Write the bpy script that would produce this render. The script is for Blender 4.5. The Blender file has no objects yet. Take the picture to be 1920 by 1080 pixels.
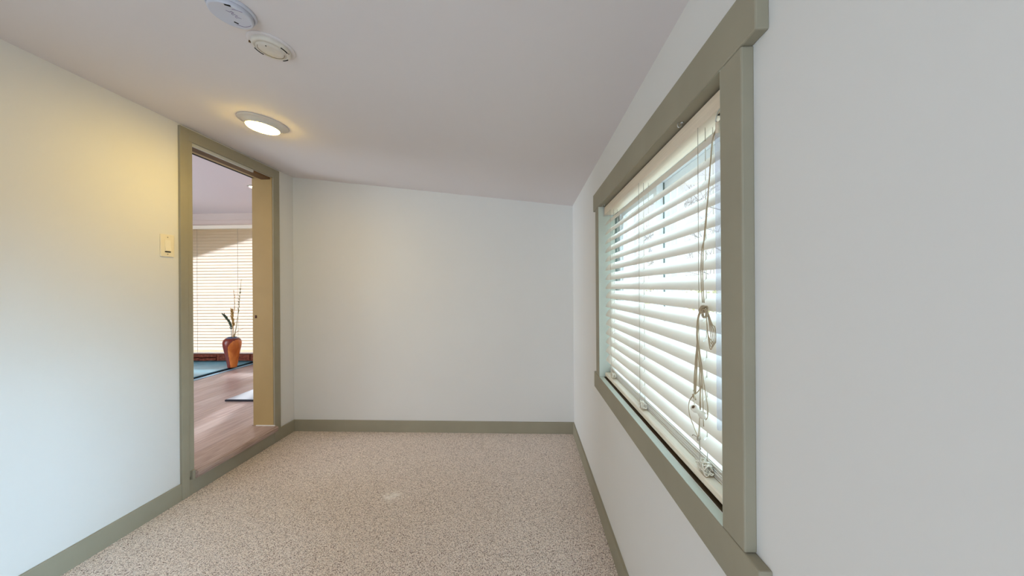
import bpy, bmesh, math, random
from mathutils import Vector, Matrix
from mathutils.noise import noise as pnoise
random.seed(4)
S = bpy.context.scene
C = S.collection
PI = math.pi
R = math.radians

# ------------------------------------------------------------------ camera
F_PX = 640.0
yaw, pitch, roll = R(2.3735), 0.0, R(-0.3923)
fw = Vector((-math.sin(yaw), math.cos(yaw), 0))
rt = Vector((math.cos(yaw), math.sin(yaw), 0))
up = rt.cross(fw)
rt2 = rt * math.cos(roll) + up * math.sin(roll)
up2 = -rt * math.sin(roll) + up * math.cos(roll)
cam_d = bpy.data.cameras.new('camera')
cam_d.sensor_fit = 'HORIZONTAL'
cam_d.sensor_width = 36.0
cam_d.lens = 36.0 * F_PX / 1920.0
cam_d.clip_start = 0.01
cam_d.clip_end = 300
cam = bpy.data.objects.new('camera', cam_d)
C.objects.link(cam)
M = Matrix((rt2, up2, -fw)).transposed().to_4x4()
M.translation = Vector((0, 0, 1.3))
cam.matrix_world = M
S.camera = cam

# ------------------------------------------------------------------ exposure
S.view_settings.view_transform = 'Standard'
S.view_settings.look = 'None'
S.view_settings.gamma = 1.0
S.view_settings.use_curve_mapping = False
S.view_settings.exposure = 0.07
S.cycles.max_bounces = 10
S.cycles.diffuse_bounces = 7
S.cycles.transparent_max_bounces = 12
S.cycles.caustics_reflective = False
S.cycles.caustics_refractive = False
S.cycles.sample_clamp_indirect = 6.0

# ------------------------------------------------------------------ sky
W = bpy.data.worlds.new('world')
S.world = W
W.use_nodes = True
nt = W.node_tree
nt.nodes.clear()
wo = nt.nodes.new('ShaderNodeOutputWorld')
bg = nt.nodes.new('ShaderNodeBackground')
tc = nt.nodes.new('ShaderNodeTexCoord')
sx = nt.nodes.new('ShaderNodeSeparateXYZ')
cr = nt.nodes.new('ShaderNodeValToRGB')
cr.color_ramp.elements[0].position = 0.0
cr.color_ramp.elements[0].color = (0.97, 0.98, 1.0, 1)
cr.color_ramp.elements[1].position = 1.0
cr.color_ramp.elements[1].color = (0.62, 0.80, 1.0, 1)
nt.links.new(tc.outputs['Generated'], sx.inputs[0])
nt.links.new(sx.outputs['Z'], cr.inputs[0])
nt.links.new(cr.outputs[0], bg.inputs[0])
bg.inputs[1].default_value = 1.05
nt.links.new(bg.outputs[0], wo.inputs[0])

# low hazy sun on the north-west side of the house
sd = bpy.data.lights.new('sun', 'SUN')
sd.energy = 21.0
sd.angle = R(5)
sd.color = (0.97, 0.97, 1.0)
sun = bpy.data.objects.new('sun', sd)
C.objects.link(sun)
sun.rotation_euler = Vector((-0.35, 1.0, 0.25)).to_track_quat('Z', 'Y').to_euler()

# bright low band of blue sky on the window side, modelled as one very soft sun
kd = bpy.data.lights.new('soft_sky_light', 'SUN')
kd.energy = 22.0
kd.angle = R(34)
kd.color = (0.50, 0.75, 1.0)
sky = bpy.data.objects.new('soft_sky_light', kd)
C.objects.link(sky)
sky.rotation_euler = Vector((1.0, 0.05, 0.27)).to_track_quat('Z', 'Y').to_euler()


def area(name, loc, direction, sx_, sy_, power, color):
    l = bpy.data.lights.new(name, 'AREA')
    l.shape = 'RECTANGLE'
    l.size = sx_
    l.size_y = sy_
    l.energy = power
    l.color = color
    o = bpy.data.objects.new(name, l)
    C.objects.link(o)
    o.location = loc
    o.rotation_euler = Vector(direction).to_track_quat('-Z', 'Z').to_euler()
    return o


# added fill lights in unseen openings cut for them (behind the camera and in the next room)
area('fill_left_wall', (-2.19, -0.75, 1.15), (1, 0, 0), 1.3, 1.3, 10, (0.76, 0.84, 1.0))
area('fill_rear_wall', (-0.45, -1.86, 0.85), (0, 1, 0), 1.3, 1.4, 23, (0.62, 0.79, 1.0))
area('fill_next_room', (-6.74, 1.5, 1.35), (1, 0, 0), 2.0, 1.6, 145, (0.76, 0.86, 1.0))


# ------------------------------------------------------------------ material helpers
def srgb(r, g, b):
    def f(c):
        c /= 255.0
        return c / 12.92 if c <= 0.04045 else ((c + 0.055) / 1.055) ** 2.4
    return (f(r), f(g), f(b), 1)


def mat(name, col, rough=0.6, spec=0.3, bump=0.0, bscale=60, var=0.0, vscale=8, metal=0.0, stretch=None, col2=None, detail=4):
    m = bpy.data.materials.new(name)
    m.use_nodes = True
    n = m.node_tree
    p = n.nodes['Principled BSDF']
    p.inputs['Base Color'].default_value = col
    p.inputs['Roughness'].default_value = rough
    p.inputs['Specular IOR Level'].default_value = spec
    p.inputs['Metallic'].default_value = metal
    t = n.nodes.new('ShaderNodeTexCoord')
    vec = t.outputs['Object']
    if stretch:
        mp = n.nodes.new('ShaderNodeMapping')
        mp.inputs['Scale'].default_value = stretch
        n.links.new(vec, mp.inputs[0])
        vec = mp.outputs[0]
    if var or col2:
        nz = n.nodes.new('ShaderNodeTexNoise')
        nz.inputs['Scale'].default_value = vscale
        nz.inputs['Detail'].default_value = detail
        n.links.new(vec, nz.inputs['Vector'])
        rp = n.nodes.new('ShaderNodeValToRGB')
        rp.color_ramp.elements[0].position = 0.35
        rp.color_ramp.elements[1].position = 0.65
        c2 = col2 if col2 else tuple(min(1, c * (1 + var)) for c in col[:3]) + (1,)
        c1 = col if col2 else tuple(c * (1 - var) for c in col[:3]) + (1,)
        rp.color_ramp.elements[0].color = c1
        rp.color_ramp.elements[1].color = c2
        n.links.new(nz.outputs['Fac'], rp.inputs[0])
        n.links.new(rp.outputs[0], p.inputs['Base Color'])
    if bump:
        nb = n.nodes.new('ShaderNodeTexNoise')
        nb.inputs['Scale'].default_value = bscale
        nb.inputs['Detail'].default_value = 3
        n.links.new(vec, nb.inputs['Vector'])
        b = n.nodes.new('ShaderNodeBump')
        b.inputs['Strength'].default_value = bump
        b.inputs['Distance'].default_value = 0.002
        n.links.new(nb.outputs['Fac'], b.inputs['Height'])
        n.links.new(b.outputs[0], p.inputs['Normal'])
    return m


def translucent(m, amount, col):
    n = m.node_tree
    p = n.nodes['Principled BSDF']
    out = n.nodes['Material Output']
    t = n.nodes.new('ShaderNodeBsdfTranslucent')
    t.inputs[0].default_value = col
    mx = n.nodes.new('ShaderNodeMixShader')
    mx.inputs[0].default_value = amount
    n.links.new(p.outputs[0], mx.inputs[1])
    n.links.new(t.outputs[0], mx.inputs[2])
    n.links.new(mx.outputs[0], out.inputs[0])
    return m


def glassy(name, tint, gloss=0.06, rough=0.02, milk=0.0):
    m = bpy.data.materials.new(name)
    m.use_nodes = True
    n = m.node_tree
    n.nodes.clear()
    o = n.nodes.new('ShaderNodeOutputMaterial')
    a = n.nodes.new('ShaderNodeBsdfTransparent')
    a.inputs[0].default_value = tint
    g = n.nodes.new('ShaderNodeBsdfGlossy')
    g.inputs['Roughness'].default_value = rough
    x = n.nodes.new('ShaderNodeMixShader')
    x.inputs[0].default_value = gloss
    n.links.new(a.outputs[0], x.inputs[1])
    n.links.new(g.outputs[0], x.inputs[2])
    last = x
    if milk:
        d = n.nodes.new('ShaderNodeBsdfDiffuse')
        d.inputs[0].default_value = (0.85, 0.87, 0.9, 1)
        y = n.nodes.new('ShaderNodeMixShader')
        y.inputs[0].default_value = milk
        n.links.new(x.outputs[0], y.inputs[1])
        n.links.new(d.outputs[0], y.inputs[2])
        last = y
    n.links.new(last.outputs[0], o.inputs[0])
    return m


def emit(name, col, s):
    m = bpy.data.materials.new(name)
    m.use_nodes = True
    n = m.node_tree
    n.nodes.clear()
    o = n.nodes.new('ShaderNodeOutputMaterial')
    e = n.nodes.new('ShaderNodeEmission')
    e.inputs[0].default_value = col
    e.inputs[1].default_value = s
    n.links.new(e.outputs[0], o.inputs[0])
    return m


WALL = mat('wall_paint', srgb(219, 218, 214), 0.75, 0.15, bump=0.12, bscale=25, var=0.012, vscale=1.5)
CEIL = mat('ceiling_paint', srgb(219, 212, 210), 0.8, 0.1, bump=0.15, bscale=18, var=0.012, vscale=1.2)
TRIM = mat('sage_trim_paint', srgb(152, 146, 127), 0.6, 0.22, bump=0.18, bscale=14, var=0.04, vscale=5, stretch=(1, 1, 1))
TRIM_DK = mat('worn_trim_gap', srgb(62, 58, 48), 0.8, 0.1)
SILL_SHADE = mat('sill_shade_brown', srgb(74, 60, 40), 0.7, 0.15, var=0.15, vscale=12)
JAMB = mat('jamb_paint', srgb(168, 143, 95), 0.5, 0.3, bump=0.2, bscale=10, var=0.05, vscale=3)
REVEAL_LIT = mat('reveal_paint_sky_lit', srgb(196, 202, 188), 0.5, 0.3, bump=0.15, bscale=20, var=0.04, vscale=6)  # paler than the casing: outside light is put into this colour
BOARD = mat('raw_header_board', srgb(190, 190, 184), 0.6, 0.2, var=0.06, vscale=9)
BROWN = mat('brown_head_stop', srgb(105, 78, 50), 0.6, 0.2, var=0.15, vscale=9)
CREAM = mat('cream_plastic', srgb(230, 220, 194), 0.35, 0.45)
CREAMW = mat('cream_white_rocker', srgb(236, 228, 206), 0.3, 0.5)
DARK = mat('dark_slot', srgb(25, 22, 20), 0.7, 0.1)
SCREW = mat('screw_metal', srgb(170, 160, 140), 0.35, 0.5, metal=0.7)
LAMPBODY = mat('lamp_ring_white', srgb(214, 204, 190), 0.45, 0.3)
LAMPLIT = emit('lamp_diffuser_lit', (1.0, 0.68, 0.12, 1), 112.0)
SPOTLIT = emit('spot_lamp_lit', (1.0, 0.70, 0.40, 1), 60.0)
DETW = mat('detector_blue_white', srgb(196, 198, 208), 0.4, 0.35)
DETC = mat('detector_cream', srgb(208, 200, 188), 0.45, 0.3, var=0.04, vscale=40)
INK = mat('faded_ink', srgb(125, 105, 140), 0.6, 0.1)
SLAT = translucent(mat('blind_slat_cream', srgb(236, 231, 222), 0.38, 0.4), 0.12, srgb(240, 228, 205))
SLAT2 = translucent(mat('far_blind_slat', srgb(194, 164, 120), 0.45, 0.3), 0.36, srgb(255, 255, 255))
RAILW = mat('blind_rail_wood', srgb(230, 216, 194), 0.4, 0.35, var=0.05, vscale=4, stretch=(40, 1, 40))
RAILC = mat('blind_bottom_rail_cream', srgb(238, 228, 208), 0.4, 0.35, var=0.03, vscale=4, stretch=(40, 1, 40))
CORD = mat('blind_cord', srgb(176, 158, 130), 0.8, 0.1)
CORDL = mat('ladder_cord', srgb(178, 168, 150), 0.8, 0.1)
TASSEL = mat('cream_tassel', srgb(225, 216, 198), 0.35, 0.45)
WAND = glassy('clear_plastic_wand', (0.93, 0.95, 1, 1), 0.12, 0.1, milk=0.22)
VINYL = mat('white_vinyl', srgb(226, 228, 228), 0.35, 0.4)
GASKET = mat('grey_gasket', srgb(120, 130, 124), 0.6, 0.2)
GLASS = glassy('window_glass', (0.97, 0.985, 0.98, 1), 0.05)
METAL = mat('bright_metal', srgb(200, 200, 196), 0.3, 0.5, metal=0.9)


# carpet: speckled loop pile
def carpet_mat():
    m = bpy.data.materials.new('speckled_carpet')
    m.use_nodes = True
    n = m.node_tree
    p = n.nodes['Principled BSDF']
    p.inputs['Roughness'].default_value = 0.95
    p.inputs['Specular IOR Level'].default_value = 0.05
    t = n.nodes.new('ShaderNodeTexCoord')
    v = n.nodes.new('ShaderNodeTexVoronoi')
    v.inputs['Scale'].default_value = 400
    v.inputs['Randomness'].default_value = 1.0
    n.links.new(t.outputs['Object'], v.inputs['Vector'])
    sp = n.nodes.new('ShaderNodeSeparateColor')
    n.links.new(v.outputs['Color'], sp.inputs[0])
    rp = n.nodes.new('ShaderNodeValToRGB')
    cols = [(0.0, srgb(66, 48, 44)), (0.14, srgb(128, 108, 100)), (0.30, srgb(228, 212, 202)),
            (0.60, srgb(248, 235, 226)), (0.85, srgb(252, 242, 232)), (1.0, srgb(255, 250, 245))]
    el = rp.color_ramp.elements
    el[0].position, el[0].color = cols[0]
    el[1].position, el[1].color = cols[-1]
    for q, c in cols[1:-1]:
        e = el.new(q)
        e.color = c
    n.links.new(sp.outputs[0], rp.inputs[0])
    nz = n.nodes.new('ShaderNodeTexNoise')
    nz.inputs['Scale'].default_value = 95
    nz.inputs['Detail'].default_value = 2
    n.links.new(t.outputs['Object'], nz.inputs['Vector'])
    r2 = n.nodes.new('ShaderNodeValToRGB')
    r2.color_ramp.elements[0].position = 0.38
    r2.color_ramp.elements[0].color = (0.90, 0.87, 0.84, 1)
    r2.color_ramp.elements[1].position = 0.6
    r2.color_ramp.elements[1].color = (1, 1, 1, 1)
    n.links.new(nz.outputs['Fac'], r2.inputs[0])
    mx = n.nodes.new('ShaderNodeMix')
    mx.data_type = 'RGBA'
    mx.blend_type = 'MULTIPLY'
    mx.inputs['Factor'].default_value = 1.0
    n.links.new(rp.outputs[0], mx.inputs['A'])
    n.links.new(r2.outputs[0], mx.inputs['B'])
    # a small pale cleaned spot in the pile
    vm = n.nodes.new('ShaderNodeVectorMath')
    vm.operation = 'DISTANCE'
    vm.inputs[1].default_value = (-0.785, 2.175, 0.0)
    nd = n.nodes.new('ShaderNodeTexNoise')
    nd.inputs['Scale'].default_value = 18
    vadd = n.nodes.new('ShaderNodeVectorMath')
    vadd.operation = 'MULTIPLY_ADD'
    vadd.inputs[1].default_value = (0.14, 0.14, 0)
    n.links.new(t.outputs['Object'], nd.inputs['Vector'])
    n.links.new(nd.outputs['Color'], vadd.inputs[0])
    n.links.new(t.outputs['Object'], vadd.inputs[2])
    n.links.new(vadd.outputs[0], vm.inputs[0])
    mr = n.nodes.new('ShaderNodeMapRange')
    mr.inputs['From Min'].default_value = 0.01
    mr.inputs['From Max'].default_value = 0.06
    mr.inputs['To Min'].default_value = 0.75
    mr.inputs['To Max'].default_value = 0.0
    n.links.new(vm.outputs['Value'], mr.inputs[0])
    m3 = n.nodes.new('ShaderNodeMix')
    m3.data_type = 'RGBA'
    n.links.new(mr.outputs[0], m3.inputs['Factor'])
    n.links.new(mx.outputs['Result'], m3.inputs['A'])
    m3.inputs['B'].default_value = srgb(255, 250, 244)
    n.links.new(m3.outputs['Result'], p.inputs['Base Color'])
    b = n.nodes.new('ShaderNodeBump')
    b.inputs['Strength'].default_value = 0.7
    b.inputs['Distance'].default_value = 0.003
    n.links.new(v.outputs['Distance'], b.inputs['Height'])
    b.invert = True
    n.links.new(b.outputs[0], p.inputs['Normal'])
    return m


CARPET = carpet_mat()
PLANKS = [mat('floor_plank_wood_%s' % k, srgb(*c), 0.34, 0.5, col2=srgb(*d), vscale=3, stretch=(14, 1, 14), bump=0.05, bscale=30)
          for k, c, d in (('rose', (158, 136, 132), (184, 164, 160)), ('grey', (162, 144, 140), (188, 170, 166)), ('tan', (152, 130, 124), (178, 156, 150)))]
NOSE = mat('stair_nose_wood', srgb(148, 125, 114), 0.42, 0.4, col2=srgb(182, 160, 150), vscale=6, stretch=(30, 1.2, 30), bump=0.1)
SLATE = mat('teal_slate', srgb(112, 166, 186), 0.32, 0.5, var=0.12, vscale=3)
MATTOP = mat('grey_mat_top', srgb(190, 200, 210), 0.4, 0.4)
MATEDGE = mat('black_mat_edge', srgb(28, 30, 40), 0.6, 0.2)
BLUESTRIP = mat('blue_painted_strip', srgb(150, 190, 215), 0.3, 0.5)
BRICK = mat('dark_red_stone', srgb(88, 40, 28), 0.8, 0.2, col2=srgb(132, 72, 52), vscale=30, bump=0.9, bscale=40)
VASE = mat('orange_wood_vase', srgb(190, 98, 34), 0.35, 0.5, col2=srgb(222, 134, 60), vscale=14, stretch=(1, 1, 0.4))
VASE_DK = mat('dark_red_glaze', srgb(118, 40, 22), 0.3, 0.5, var=0.15, vscale=10)
VASE_BL = mat('blue_grey_rim', srgb(84, 98, 128), 0.35, 0.5)
LEAFM = mat('dark_green_leaf', srgb(58, 70, 48), 0.6, 0.3)
STRAW = mat('straw_stem', srgb(178, 142, 78), 0.7, 0.2)
STRAWG = mat('green_stem', srgb(122, 122, 70), 0.7, 0.2)
TANW = mat('next_room_wall_paint', srgb(206, 190, 180), 0.75, 0.15, bump=0.1, bscale=20)
CEIL2 = mat('next_room_ceiling_paint', srgb(224, 208, 206), 0.8, 0.1, bump=0.1, bscale=20)
SIDING = mat('pale_siding', srgb(214, 208, 204), 0.7, 0.2, var=0.05, vscale=4, stretch=(8, 8, 0.6))
SIDINGB = mat('blue_grey_siding', srgb(164, 182, 196), 0.7, 0.2, var=0.05, vscale=4, stretch=(8, 8, 0.6))
BARK = mat('grey_bark', srgb(138, 132, 128), 0.9, 0.1, var=0.2, vscale=20)
GRASS = mat('pale_winter_lawn', srgb(188, 182, 168), 0.9, 0.1, var=0.2, vscale=3)
EAVE = mat('eave_brown', srgb(92, 70, 55), 0.7, 0.2, var=0.1, vscale=6)
HEDGE = mat('dry_hedge_leaf', srgb(186, 180, 140), 0.8, 0.1)


# ------------------------------------------------------------------ geometry helpers
def obj(name, bm, m, parent=None, smooth=False, kind=None):
    me = bpy.data.meshes.new(name)
    bmesh.ops.recalc_face_normals(bm, faces=bm.faces[:])
    bm.to_mesh(me)
    bm.free()
    for p in me.polygons:
        p.use_smooth = smooth
    for x in (m if isinstance(m, (list, tuple)) else [m]):
        me.materials.append(x)
    o = bpy.data.objects.new(name, me)
    C.objects.link(o)
    if parent:
        o.parent = parent
    if kind:
        o['kind'] = kind
    return o


def empty(name, loc=(0, 0, 0)):
    o = bpy.data.objects.new(name, None)
    o.empty_display_size = 0.05
    C.objects.link(o)
    o.location = loc
    return o


def tag(o, label, cat, group=None):
    o['label'] = label
    o['category'] = cat
    if group:
        o['group'] = group
    return o


def local(o):
    """put the mesh of a child in the frame of its parent (children are modelled in world space)"""
    p = o.parent
    while p:
        o.matrix_parent_inverse = Matrix.Identity(4)
        off = world_loc(p)
        o.data.transform(Matrix.Translation(-off))
        break
    return o


def world_loc(o):
    v = Vector((0, 0, 0))
    while o:
        v += o.location
        o = o.parent
    return v


def box(bm, x0, x1, y0, y1, z0, z1, bev=0.0, mi=0):
    g = bmesh.ops.create_cube(bm, size=1.0)
    vs = g['verts']
    for v in vs:
        v.co = Vector(((x0 + x1) / 2 + v.co.x * (x1 - x0), (y0 + y1) / 2 + v.co.y * (y1 - y0), (z0 + z1) / 2 + v.co.z * (z1 - z0)))
    fs = set()
    for v in vs:
        fs.update(v.link_faces)
    for f in fs:
        f.material_index = mi
    if bev:
        es = set()
        for v in vs:
            es.update(v.link_edges)
        bmesh.ops.bevel(bm, geom=list(es), offset=bev, segments=2, affect='EDGES', profile=0.5)
    return bm


def bx(*a, **k):
    bm = bmesh.new()
    return box(bm, *a, **k)


def prism(bm, pts, y0, y1, axis='y', bev=0):
    """extrude a 2D outline; axis y: pts=(x,z); axis x: pts=(y,z); axis z: pts=(x,y)"""
    def P(a, b, t):
        return {'y': (a, t, b), 'x': (t, a, b), 'z': (a, b, t)}[axis]
    v0 = [bm.verts.new(P(a, b, y0)) for a, b in pts]
    v1 = [bm.verts.new(P(a, b, y1)) for a, b in pts]
    bm.faces.new(v0)
    bm.faces.new(v1[::-1])
    n = len(pts)
    for i in range(n):
        bm.faces.new((v0[i], v1[i], v1[(i + 1) % n], v0[(i + 1) % n]))
    if bev:
        bmesh.ops.bevel(bm, geom=bm.edges[:], offset=bev, segments=2, affect='EDGES')
    return bm


def smoothpts(pts, n=6):
    P = [Vector(p) for p in pts]
    if len(P) < 3:
        return P
    out = []
    for i in range(len(P) - 1):
        a = P[max(i - 1, 0)]
        b, c = P[i], P[i + 1]
        d = P[min(i + 2, len(P) - 1)]
        for k in range(n):
            t = k / n
            out.append(0.5 * ((2 * b) + (c - a) * t + (2 * a - 5 * b + 4 * c - d) * t * t + (-a + 3 * b - 3 * c + d) * t ** 3))
    out.append(P[-1])
    return out


def tube(bm, pts, r, seg=6, r1=None, curve=0):
    P = smoothpts(pts, curve) if curve else [Vector(p) for p in pts]
    n = len(P)
    rings = []
    nrm = None
    for i, p in enumerate(P):
        d = (P[min(i + 1, n - 1)] - P[max(i - 1, 0)])
        if d.length < 1e-9:
            d = Vector((0, 0, 1))
        d.normalize()
        if nrm is None:
            nrm = d.orthogonal().normalized()
        nrm = (nrm - d * nrm.dot(d))
        if nrm.length < 1e-6:
            nrm = d.orthogonal()
        nrm.normalize()
        b = d.cross(nrm)
        rr = r if r1 is None else r + (r1 - r) * i / (n - 1)
        rings.append([bm.verts.new(p + (nrm * math.cos(2 * PI * k / seg) + b * math.sin(2 * PI * k / seg)) * rr) for k in range(seg)])
    for a, b in zip(rings, rings[1:]):
        for k in range(seg):
            bm.faces.new((a[k], a[(k + 1) % seg], b[(k + 1) % seg], b[k]))
    bm.faces.new(rings[0][::-1])
    bm.faces.new(rings[-1])
    return bm


def lathe(bm, prof, loc=(0, 0, 0), seg=32, rot=None, fmat=None):
    """prof: list of (r, z); rot: matrix applied about the local origin"""
    rot = rot or Matrix.Identity(3)
    L = Vector(loc)
    rings = []
    for r, z in prof:
        if r < 1e-5:
            rings.append([bm.verts.new(L + rot @ Vector((0, 0, z)))])
        else:
            rings.append([bm.verts.new(L + rot @ Vector((r * math.cos(2 * PI * k / seg), r * math.sin(2 * PI * k / seg), z))) for k in range(seg)])
    for j, (a, b) in enumerate(zip(rings, rings[1:])):
        for k in range(seg):
            k2 = (k + 1) % seg
            if len(a) == 1 and len(b) == 1:
                continue
            if len(a) == 1:
                f = bm.faces.new((a[0], b[k2], b[k]))
            elif len(b) == 1:
                f = bm.faces.new((a[k], a[k2], b[0]))
            else:
                f = bm.faces.new((a[k], a[k2], b[k2], b[k]))
            if fmat:
                f.material_index = fmat(j, (k + 0.5) / seg)
    return bm


def part(name, bm, m, parent, smooth=False, label=None, kind=None):
    o = obj(name, bm, m, parent, smooth, kind)
    local(o)
    if label:
        o['label'] = label
    return o


def struct(name, bm, m, smooth=False):
    return obj(name, bm, m, None, smooth, 'structure')


# ------------------------------------------------------------------ room dimensions
XL, XR = -2.145, 0.418          # plaster faces of the side walls
YB, YF = 3.06, -1.90            # back wall, rear wall
WT = 0.16                        # thickness of the left wall


def ceil_z(x):
    return 2.333 - 0.12014 * (x + 2.132)


# floor (carpet)
struct('floor', bx(XL - 0.02, XR + 0.05, YF - 0.1, YB + 0.05, -0.05, 0.0), CARPET)
# sloping ceiling
bm = bmesh.new()
a, b = XL - 0.02, XR + 0.12
prism(bm, [(a, ceil_z(a)), (b, ceil_z(b)), (b, ceil_z(b) + 0.08), (a, ceil_z(a) + 0.08)], YF - 0.12, YB + 0.12)
struct('ceiling', bm, CEIL)
# back wall
struct('wall_back', bx(XL + 0.001, XR + 0.1, YB, YB + 0.12, -0.05, 2.70), WALL)
# left wall with the doorway (door opening y 2.10..2.80, z 0.10..2.25)
DY0, DY1, DZ1 = 2.103, 2.800, 2.250
bm = bmesh.new()
box(bm, XL - WT, XL, YF - 0.1, -1.42, -0.05, 2.70)
box(bm, XL - WT, XL, -0.08, DY0, -0.05, 2.70)
box(bm, XL - WT, XL, -1.42, -0.08, 1.82, 2.70)
box(bm, XL - WT, XL, -1.42, -0.08, -0.05, 0.48)
box(bm, XL - WT, XL, DY1, 5.42, -0.05, 2.70)
box(bm, XL - WT, XL, DY0, DY1, DZ1, 2.70)
box(bm, XL - WT, XL, DY0, DY1, -0.05, 0.098)
struct('wall_left', bm, WALL)
# right wall with the window opening
WY0, WY1, WZ0, WZ1 = 0.713, 1.882, 0.813, 1.740
XO = XR + 0.16
bm = bmesh.new()
box(bm, XR, XO, YF - 0.1, WY0, -0.05, 2.70)
box(bm, XR, XO, WY1, YB + 0.12, -0.05, 2.70)
box(bm, XR, XO, WY0, WY1, WZ1, 2.70)
box(bm, XR, XO, WY0, WY1, -0.05, WZ0)
struct('wall_right', bm, WALL)
# rear wall (behind the camera)
bm = bmesh.new()
RX0, RX1, RZ0, RZ1 = -1.12, 0.22, 0.13, 1.57
box(bm, XL, RX0, YF - 0.12, YF, -0.05, 2.7)
box(bm, RX1, XR + 0.1, YF - 0.12, YF, -0.05, 2.7)
box(bm, RX0, RX1, YF - 0.12, YF, RZ1, 2.7)
box(bm, RX0, RX1, YF - 0.12, YF, -0.05, RZ0)
struct('wall_rear', bm, WALL)

# baseboards
BH = 0.103


def baseboard(name, x0, x1, y0, y1, axis, side):
    """side: direction of the room side"""
    bm = bmesh.new()
    box(bm, x0, x1, y0, y1, -0.002, BH, bev=0.002)
    return struct(name, bm, TRIM)


baseboard('baseboard_left', XL - 0.001, XL + 0.013, YF, 2.022, 'y', 1)
baseboard('baseboard_left', XL - 0.001, XL + 0.013, 2.872, YB, 'y', 1)
baseboard('baseboard_back', XL + 0.013, XR - 0.011, YB - 0.013, YB + 0.001, 'x', -1)
baseboard('baseboard_right', XR - 0.012, XR + 0.001, YF, YB, 'y', -1)
baseboard('baseboard_rear', XL + 0.013, XR - 0.011, YF - 0.001, YF + 0.013, 'x', 1)

# ------------------------------------------------------------------ doorway
door = empty('door_1', (XL, 2.45, 0.0))
door['kind'] = 'structure'
XF = XL + 0.015                  # casing front
XB = XL - WT - 0.012             # far side of the jambs
part('side_casing', bx(XL - 0.001, XF, 2.022, 2.071, 0.0, 2.322, bev=0.0025), TRIM, door)
part('jamb_edge', bx(XL - 0.02, XF - 0.004, 2.0725, 2.103, 0.115, 2.25, bev=0.0015), TRIM, door)
part('side_casing', bx(XL - 0.001, XF, 2.801, 2.872, 0.0, 2.322, bev=0.0025), TRIM, door)
bm = bmesh.new()
box(bm, XL - 0.001, XF - 0.0008, 2.0705, 2.8015, 2.248, 2.322, bev=0.002)
part('head_casing', bm, TRIM, door)
part('riser_board', bx(XL - 0.001, XF - 0.002, 2.0705, 2.8015, 0.0, 0.100, bev=0.002), TRIM, door)
# jambs
part('jamb', bx(XB, XL - 0.0002, 2.060, 2.101, 0.147, 2.25, bev=0.001), JAMB, door)
fj = part('jamb', bx(XB, XL + 0.002, 2.799, 2.83, 0.150, 2.25, bev=0.001), JAMB, door)
part('strike_hole', bx(-2.296, -2.280, 2.7975, 2.7995, 1.060, 1.083), DARK, fj)
part('strike_hole', bx(-2.292, -2.284, 2.7970, 2.7990, 1.068, 1.075), VASE_DK, fj)
# head jamb: raw grey board, brown stop, tan strip and dark gap
part('head_board', bx(XL - 0.012, XL - 0.001, DY0, DY1 - 0.19, DZ1 - 0.022, DZ1 + 0.002), BOARD, door, label='grey unpainted strip under the door head')
part('head_stop', bx(XL - 0.090, XL - 0.0125, DY0, DY1, DZ1 - 0.018, DZ1 + 0.02, bev=0.002), BROWN, door)
part('head_strip', bx(XL - 0.142, XL - 0.091, DY0, DY1, DZ1 - 0.007, DZ1 + 0.02), JAMB, door)
part('head_edge', bx(XB, XL - 0.143, DY0, DY1, DZ1 - 0.004, DZ1 + 0.02), DARK, door)
# paint gap line along the near casing
part('paint_gap', bx(XL - 0.004, XF - 0.006, 2.0702, 2.0732, 0.115, 2.25), TRIM_DK, door)
# small block at the foot of the near jamb
part('foot_block', bx(XL - 0.002, XF + 0.012, 2.079, 2.098, 0.098, 0.155, bev=0.003), TRIM, door)
# stair nose
bm = bmesh.new()
prism(bm, [(-2.335, 0.112), (-2.112, 0.100), (-2.102, 0.106), (-2.097, 0.122), (-2.098, 0.138), (-2.106, 0.148), (-2.118, 0.151), (-2.335, 0.149)], 2.095, 2.7985)
part('stair_nose', bm, NOSE, door)
part('caulk_bead', bx(-2.29, -2.125, 2.790, 2.8005, 0.1495, 0.1555, bev=0.002), WALL, door)

# ------------------------------------------------------------------ window (right wall)
win = empty('window_1', (XR, 1.30, 0.813))
win['kind'] = 'structure'
XC = 0.395


def casing(name, y0, y1, z0, z1, bev=0.003, xf=XC):
    return part(name, bx(xf, XR + 0.001, y0, y1, z0, z1, bev=bev), TRIM, win)


casing('head_casing', 0.601, 2.018, 1.7405, 1.836)
casing('sill_casing', 0.601, 2.018, 0.722, 0.8115)
casing('side_casing', 0.641, 0.7125, 0.812, 1.740, xf=XC + 0.0008)
casing('side_casing', 1.882, 1.962, 0.812, 1.740, xf=XC + 0.0008)
# liners of the opening
part('reveal_board', bx(XC + 0.002, XO, WY1 - 0.002, WY1 + 0.014, WZ0, WZ1), REVEAL_LIT, win)
part('reveal_board', bx(XC + 0.002, XO, WY0 - 0.014, WY0 - 0.0002, WZ0, WZ1), REVEAL_LIT, win)
part('reveal_board', bx(XC + 0.002, XO, WY0, WY1, WZ1 - 0.001, WZ1 + 0.014), TRIM, win)
part('sill_board', bx(XC + 0.0015, XO, WY0, WY1, WZ0 - 0.02, WZ0 - 0.001), REVEAL_LIT, win)
part('sill_shade_strip', bx(0.4195, 0.503, WY0 + 0.001, WY1 - 0.003, WZ0 - 0.0011, WZ0 + 0.0006), SILL_SHADE, win, label='dark brown strip on the sill, painted shade under the bottom rail')  # dark colour laid on the sill as the bottom rail's shadow
# vinyl slider: outer frame, two sashes
fr = empty('slider_frame', (0, 0, 0))
fr.parent = win
fr.location = (0, 0, 0)
X0, X1 = 0.505, 0.575


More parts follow.
